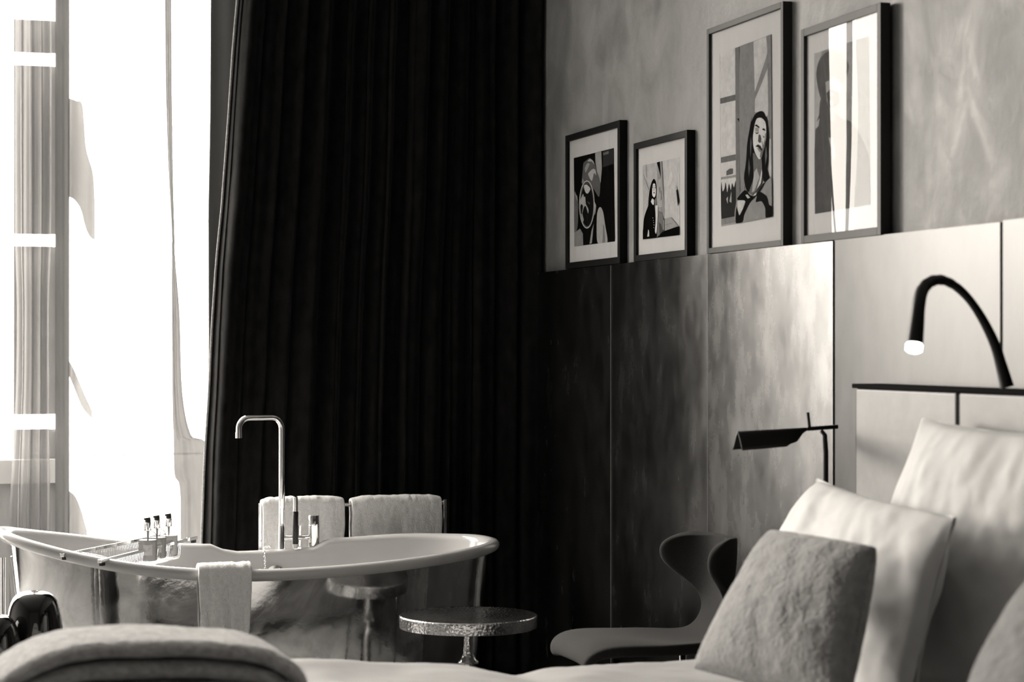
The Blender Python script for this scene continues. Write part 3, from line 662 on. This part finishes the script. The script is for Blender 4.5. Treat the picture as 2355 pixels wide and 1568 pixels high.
# ------------------------------------------------------------------ side table
tc_ = onZ(1077, 1414, 6.75)
st = thing('side_table', 'small round hammered-metal pedestal table between bathtub and chair', 'table', (tc_.x, tc_.y, 0))
H = tc_.z; R = 159/F*6.75; th = 27/F*6.75
pr = [(0,H-.004),(R*.4,H-.004),(R*.95,H-.001),(R*.985,H+.001),(R,H-.002),(R*1.003,H-.006),(R*.995,H-th),(R*.985,H-th-.001),(R*.96,H-th)]
MB().lathe(pr, (tc_.x,tc_.y,0), 128).build('tabletop', M['hammered'], st, smooth=True, sharp=35)
s0 = H-th
zb_ = onZ(1077, 1524, 6.75).z
MB().lathe([(.05,s0+.006),(.014,s0),(.0125,s0-.02),(.0135,s0-.04),(.017,zb_+.028),(.024,zb_+.014),(.033,zb_+.004),(.034,zb_),(.01,zb_-.002),(.010,zb_-.03),(.016,zb_-.04),(.02,zb_-.08),(.016,.1),(.05,.045),(.12,.02),(.14,.008),(.14,0)], (tc_.x,tc_.y,0), 64).build('pedestal', M['hammered'], st, smooth=True, sharp=50)

# ------------------------------------------------------------------ chair
CYc = 5.88
chair = thing('lounge_chair', 'dark wool chair with a narrow waist and winged back, beside the panelled wall', 'chair', (2.25, CYc, 0))
cl = [ # t: x, z, halfwidth, wing depth, wing lift
 (2.005,.440,.150,0,0),(2.000,.468,.175,0,0),(2.030,.492,.195,0,0),(2.10,.497,.213,0,.0),(2.20,.482,.215,0,.006),(2.30,.470,.200,0,.008),(2.38,.470,.165,.0,.006),
 (2.43,.492,.125,.0,0),(2.458,.535,.100,0,0),(2.470,.585,.095,.0,0),(2.475,.630,.115,.03,0),(2.480,.665,.165,.085,0),(2.484,.700,.195,.125,0),(2.487,.735,.205,.135,0),(2.488,.765,.195,.125,0),(2.490,.785,.165,.09,0),(2.490,.792,.13,.05,0)]
NW = 17
def cfn(u, v):
    i = v*(len(cl)-1); a = cl[int(round(i))]; s_ = 2*u-1
    w = a[2]*s_; fwd = a[3]*(abs(s_)**2.2); yy = a[2]*math.copysign(min(abs(s_), 1)**(1.0 if a[3] == 0 else .8), s_)
    return (a[0]-fwd, CYc+yy, a[1] + a[4]*s_*s_*2 + (-.012*(abs(s_)**4) if i < 5 else 0))
MB().grid(NW, len(cl), cfn).build('upholstered_shell', M['chair'], chair, smooth=True, solid=.034, subsurf=2)
for dx in (2.08, 2.40):
    for dy in (-.15, .15):
        MB().tube([(dx+(.02 if dx < 2.2 else 0), CYc+dy*.8, .455), (dx-.02 if dx < 2.2 else dx+.02, CYc+dy, 0)], [.011,.008], 12).build('leg', M['black_metal'], chair, smooth=True)

# ------------------------------------------------------------------ bed
HY = onX(1963, 900, 2.52).y; HT = onX(1967, 882, 2.52).z
bed = thing('bed', 'wide bed with a leather-panelled headboard against the right wall', 'bed', (1.5, 4.1, 0))
s1y = onX(2202, 950, 2.52).y
yy = [HY, s1y, s1y-(HY-s1y)*1.02, s1y-2*(HY-s1y)*1.02, s1y-3*(HY-s1y)]
for i in range(4):
    MB().box((2.52, yy[i+1]+.007, .2), (2.60-.004, yy[i]-.007 if i else yy[i]-.012, HT-.012)).build('headboard_panel', M['headboard'], bed, bevel=.006)
MB().box((2.526, yy[-1], .15), (2.599, yy[0], HT-.016)).build('headboard_core', M['black'], bed)
MB().box((2.514, yy[-1], HT-.012), (2.599, yy[0], HT)).build('headboard_cap', M['cap'], bed, bevel=.003)
BX0, BX1, BY0, BY1 = .42, 2.50, yy[-1]+.05, 5.0
MB().box((BX0+.04, BY0+.04, .06), (BX1, BY1-.04, .30)).build('bed_base', M['valance'], bed, bevel=.02)
MB().box((BX0+.02, BY0+.02, .30), (BX1, BY1-.02, .52)).build('mattress', M['valance'], bed, bevel=.05)
# duvet
def dfn(u, v):
    X = BX0-.05 + (BX1-.12-BX0+.05)*u
    s_ = -.42 + (BY1-BY0+.42+.42-.385*sm(1.5, 2.3, X))*v          # cloth coordinate; overhang both sides
    Wd = BY1-BY0+.06
    top = .565 + .03*sm(2.2, .8, X) + .010*math.sin(X*7+s_*2) + .012*fbm((X*3, s_*3, 1), 3)
    # pillowy edge with a dip between two puffs
    xe = onZ(1185, 1540, 5.2).x
    top += interp([(.8,.018),(1.03,.018),(1.22,-.003),(1.47,-.028),(1.6,-.02),(1.72,-.014),(2.05,0)], X)*sm(.9, 1.5, s_)
    top -= .018*math.exp(-((X-xe)/.06)**2)*sm(.9, 1.6, s_)
    r = .07
    def edge(s1):
        if s1 < r*1.57: a = s1/r; return (-r*math.sin(a) if True else 0, -r*(1-math.cos(a)))
        return (-r, -r-(s1-r*1.57))
    if s_ < r: y, dz = BY0-.03+r, 0; s1 = r-s_; a, b = edge(s1); y += a; dz = b
    elif s_ > Wd-r: s1 = s_-(Wd-r); a, b = edge(s1); y = BY0-.03+Wd-r-a; dz = b
    else: y = BY0-.03+s_; dz = 0
    hang = max(0, -dz-.07)
    y += .012*math.sin(X*16)*min(1, hang*6)
    if u < .04: top -= .05*(1-u/.04)**2
    return (X, y, max(.1, top+dz))
duv = MB().grid(110, 130, dfn).build('duvet', M['duvet'], None, smooth=True, solid=.02)
tag(duv, 'white duvet spread over the bed', 'duvet')

# pillows
def pillow(name, T1, T2, B1, B2, thick, m, seed, wr=.006, pin=.10, fuzz=0, n=56):
    T1, T2, B1, B2 = map(Vector, (T1, T2, B1, B2))
    nrm = ((T2-T1).cross(B1-T1)).normalized()
    if nrm.x > 0: nrm = -nrm
    mb = MB()
    for side in (1, -1):
        def fn(u, v, side=side):
            a = 2*u-1; b = 2*v-1
            # edges pulled in between the corners
            aa = a*(1-pin*(1-b*b)*.0 - pin*.5*(1-b*b)) ; bb = b*(1-pin*.5*(1-a*a))
            U = (aa+1)/2; V = (bb+1)/2
            p = (T1.lerp(T2, U)).lerp(B1.lerp(B2, U), V)
            ea = max(0, 1-abs(a)**2.4); eb = max(0, 1-abs(b)**2.4)
            t = thick*.5*(ea*eb)**.42
            rad = fbm((a*1.5+seed, b*1.5, seed), 3)*thick*(.12 if not fuzz else .05)*(ea*eb)**.5
            w = wr*fbm((a*5+seed, b*2.2, seed*2.0), 4)*1.5*(ea*eb)**.3
            crease = wr*.9*math.sin((a+b)*6+seed+3*rad/thick)*math.exp(-((a*a-1)**2+(b*b-1)**2)*2)
            f = fuzz*fbm((a*38, b*38, seed+side), 2)
            return p + nrm*side*(t+w+crease+rad+f) + (Vector((0,0,1))*f*.6)
        mb.grid(n, n, fn)
    o = mb.build(name, m, None, smooth=True, subsurf=1)
    mod = o.modifiers.new('weld', 'WELD'); mod.merge_threshold = .0008
    # weld first
    o.modifiers.move(1, 0)
    return o
PB = dict()
o = pillow('pillow', (2.445,4.56,1.187), (2.455,3.78,1.18), (2.27,4.70,.585), (2.36,3.62,.575), .135, M['linen'], 1.3)
tag(o, 'large white pillow leaning on the headboard, highest of the pillows', 'pillow', 'white bed pillows')
o = pillow('pillow', (2.345,4.93,1.02), (2.245,4.045,.995), (2.06,4.97,.60), (2.085,3.95,.585), .14, M['linen'], 4.1)
tag(o, 'white pillow with a pointed corner between fuzzy grey cushion and highest pillow', 'pillow', 'white bed pillows')
o = pillow('cushion', (2.009,4.47,.936), (2.048,4.027,.936), (1.755,4.32,.653), (1.865,3.80,.645), .15, M['wool'], 7.7, .0015, .06, .0014, 110)
tag(o, 'fuzzy grey wool cushion in front of the white pillows', 'cushion', 'fuzzy grey cushions')
o = pillow('cushion', (2.10,3.50,.925), (2.08,3.05,.925), (1.86,3.38,.635), (1.84,2.9,.635), .15, M['wool'], 9.2, .0015, .06, .0014, 80)
tag(o, 'second fuzzy grey cushion, cut off by the lower right corner', 'cushion', 'fuzzy grey cushions')

# folded throw across the foot of the bed
def throw():
    Y0, Y1 = 4.22, 4.52
    T = .037; mb = MB(); ny = 26
    for unit in (0, 1):
        ctl = [onY(x, y+34, Y0) - Vector((unit*.012, 0, unit*.086)) for x, y in ((-190,1640),(-60,1570),(0,1532),(80,1482),(160,1454),(250,1444),(350,1439),(450,1442),(560,1449),(620,1462),(664,1484),(684,1500))]
        upper = smoothpath(ctl, 6)
        cl1 = [p - Vector((0,0,T*.5)) for p in upper]; mid = cl1[-1]
        fold = [mid + Vector((.010, 0, -.012)), mid + Vector((.013, 0, -.024)), mid + Vector((.006, 0, -.036))]
        lower = [Vector((p.x-.004, p.y, p.z-.042)) for p in cl1[:-1]][::-1]
        cen = cl1 + fold + lower; N = len(cen)
        cen = [Vector((p.x, p.y, max(p.z, (.665)) if p.x > .30 else p.z)) for p in cen]
        def nrm(i):
            t = (cen[min(i+1, N-1)]-cen[max(i-1, 0)]).normalized(); return Vector((t.z, 0, -t.x))
        vs = []
        for j in range(ny):
            v = j/(ny-1); y = (Y1-Y0)*v
            rd = .30 if j in (0, ny-1) else (.78 if j in (1, ny-2) else 1)
            push = (.0 if j else -.004)
            for side in (-1, 1):
                for i in range(N):
                    c = cen[i]; q = c + nrm(i)*side*T*.47*rd
                    f = .0035*fbm((c.x*60, y*60, side+unit), 3) + .004*fbm((c.x*5, y*5, 3), 2)
                    vs.append((q.x+f*.3, q.y+y+push+.008*fbm((c.x*12, c.z*12, 5))*(1-v), q.z+f))
        fs = []
        def idx(j, s_, i): return j*2*N + s_*N + i
        for j in range(ny-1):
            for i in range(N-1):
                fs.append((idx(j,0,i), idx(j,0,i+1), idx(j+1,0,i+1), idx(j+1,0,i)))
                fs.append((idx(j,1,i), idx(j+1,1,i), idx(j+1,1,i+1), idx(j,1,i+1)))
            for i in (0, N-1): fs.append((idx(j,0,i), idx(j+1,0,i), idx(j+1,1,i), idx(j,1,i)))
        for j in (0, ny-1):
            for i in range(N-1): fs.append((idx(j,0,i), idx(j,1,i), idx(j,1,i+1), idx(j,0,i+1)))
        mb.add(vs, fs)
    o = mb.build('throw_blanket', M['throw'], None, smooth=True, subsurf=1)
    tag(o, 'thick folded grey wool throw lying across the foot of the bed', 'blanket')
throw()

# ------------------------------------------------------------------ floor reading lamp (flat head)
lp = onZ(1899, 1000, 5.74)
lamp = thing('floor_lamp', 'slim black floor lamp with a folded metal head behind the bed', 'lamp', (lp.x, lp.y, 0))
def q(px, py, d=5.74): return onZ(px, py, d)
za = q(1897, 986).z
MB().tube([(lp.x, lp.y, 0), (lp.x, lp.y, q(1899,1040).z), tuple(q(1897,1000)), tuple(q(1888,990))], [.0075,.0075,.0065,.006], 14).build('pole', M['black_metal'], lamp, smooth=True)
MB().lathe([(.11,0),(.11,.008),(.105,.012),(.01,.014)], (lp.x,lp.y,0), 48).build('base', M['black_metal'], lamp, smooth=True, sharp=40)
a, b = q(1926, 981, 5.76), q(1855, 986, 5.72)
d = (b-a).normalized(); s_ = d.cross(Vector((0,0,1))).normalized()
MB().obox((a+b)/2, d*(b-a).length/2, s_*.006, Vector((0,0,1))*.0055).build('arm', M['black_metal'], lamp, bevel=.002)
MB().tube([q(1862, 985, 5.72), q(1858, 948, 5.72)], .0042, 12).build('tilt_pin', M['black_metal'], lamp, smooth=True, sharp=50)
# head: inverted V sheet
hd = MB(); L0, L1 = q(1856, 984, 5.72), q(1696, 993, 5.62)
def hfn(u, v):
    p = L0.lerp(L1, u); w = interp([(0,.004),(.08,.012),(.2,.036),(.3,.040),(.36,.047),(1,.050)], u); dr = interp([(0,.006),(.08,.014),(.2,.034),(.3,.039),(.36,.045),(1,.048)], u)
    s2 = 2*v-1
    return p + s_*s2*w*.5 + Vector((0,0,-1))*(abs(s2)**1.25)*dr
hd.grid(60, 15, hfn).build('lamp_head', M['black_metal'], lamp, smooth=True, solid=.003)
# ------------------------------------------------------------------ gooseneck lamp on the headboard
gl = thing('reading_lamp', 'black flexible gooseneck reading lamp curving up from the headboard, lit', 'lamp', tuple(q(2315, 890, 4.92)))
pts = [(2316,890,4.93),(2304,845,4.93),(2288,792,4.92),(2262,738,4.90),(2232,692,4.87),(2200,660,4.84),(2168,644,4.81),(2140,648,4.78),(2121,668,4.76),(2113,700,4.74),(2108,745,4.73),(2103,790,4.72)]
sp = smoothpath([q(*p) for p in pts], 5); nn = len(sp)
rs = [interp([(0,17),(.12,13),(.35,9.5),(.5,10.5),(.58,12),(.75,14.5),(.85,15.5),(1,20)], i/(nn-1))/F*4.82 for i in range(nn)]
rs = [r + (.0008*math.sin(i*1.9) if .45 < i/nn < .72 else 0) for i, r in enumerate(rs)]
MB().tube(sp, rs, 20).build('gooseneck', M['rubber'], gl, smooth=True, sharp=60)
e0_, d0 = sp[-1], (sp[-1]-sp[-3]).normalized()
MB().tube([e0_, e0_+d0*.004, e0_+d0*.016, e0_+d0*.020], [.0165,.0188,.0183,.012], 20).build('bulb', M['bulb'], gl, smooth=True)
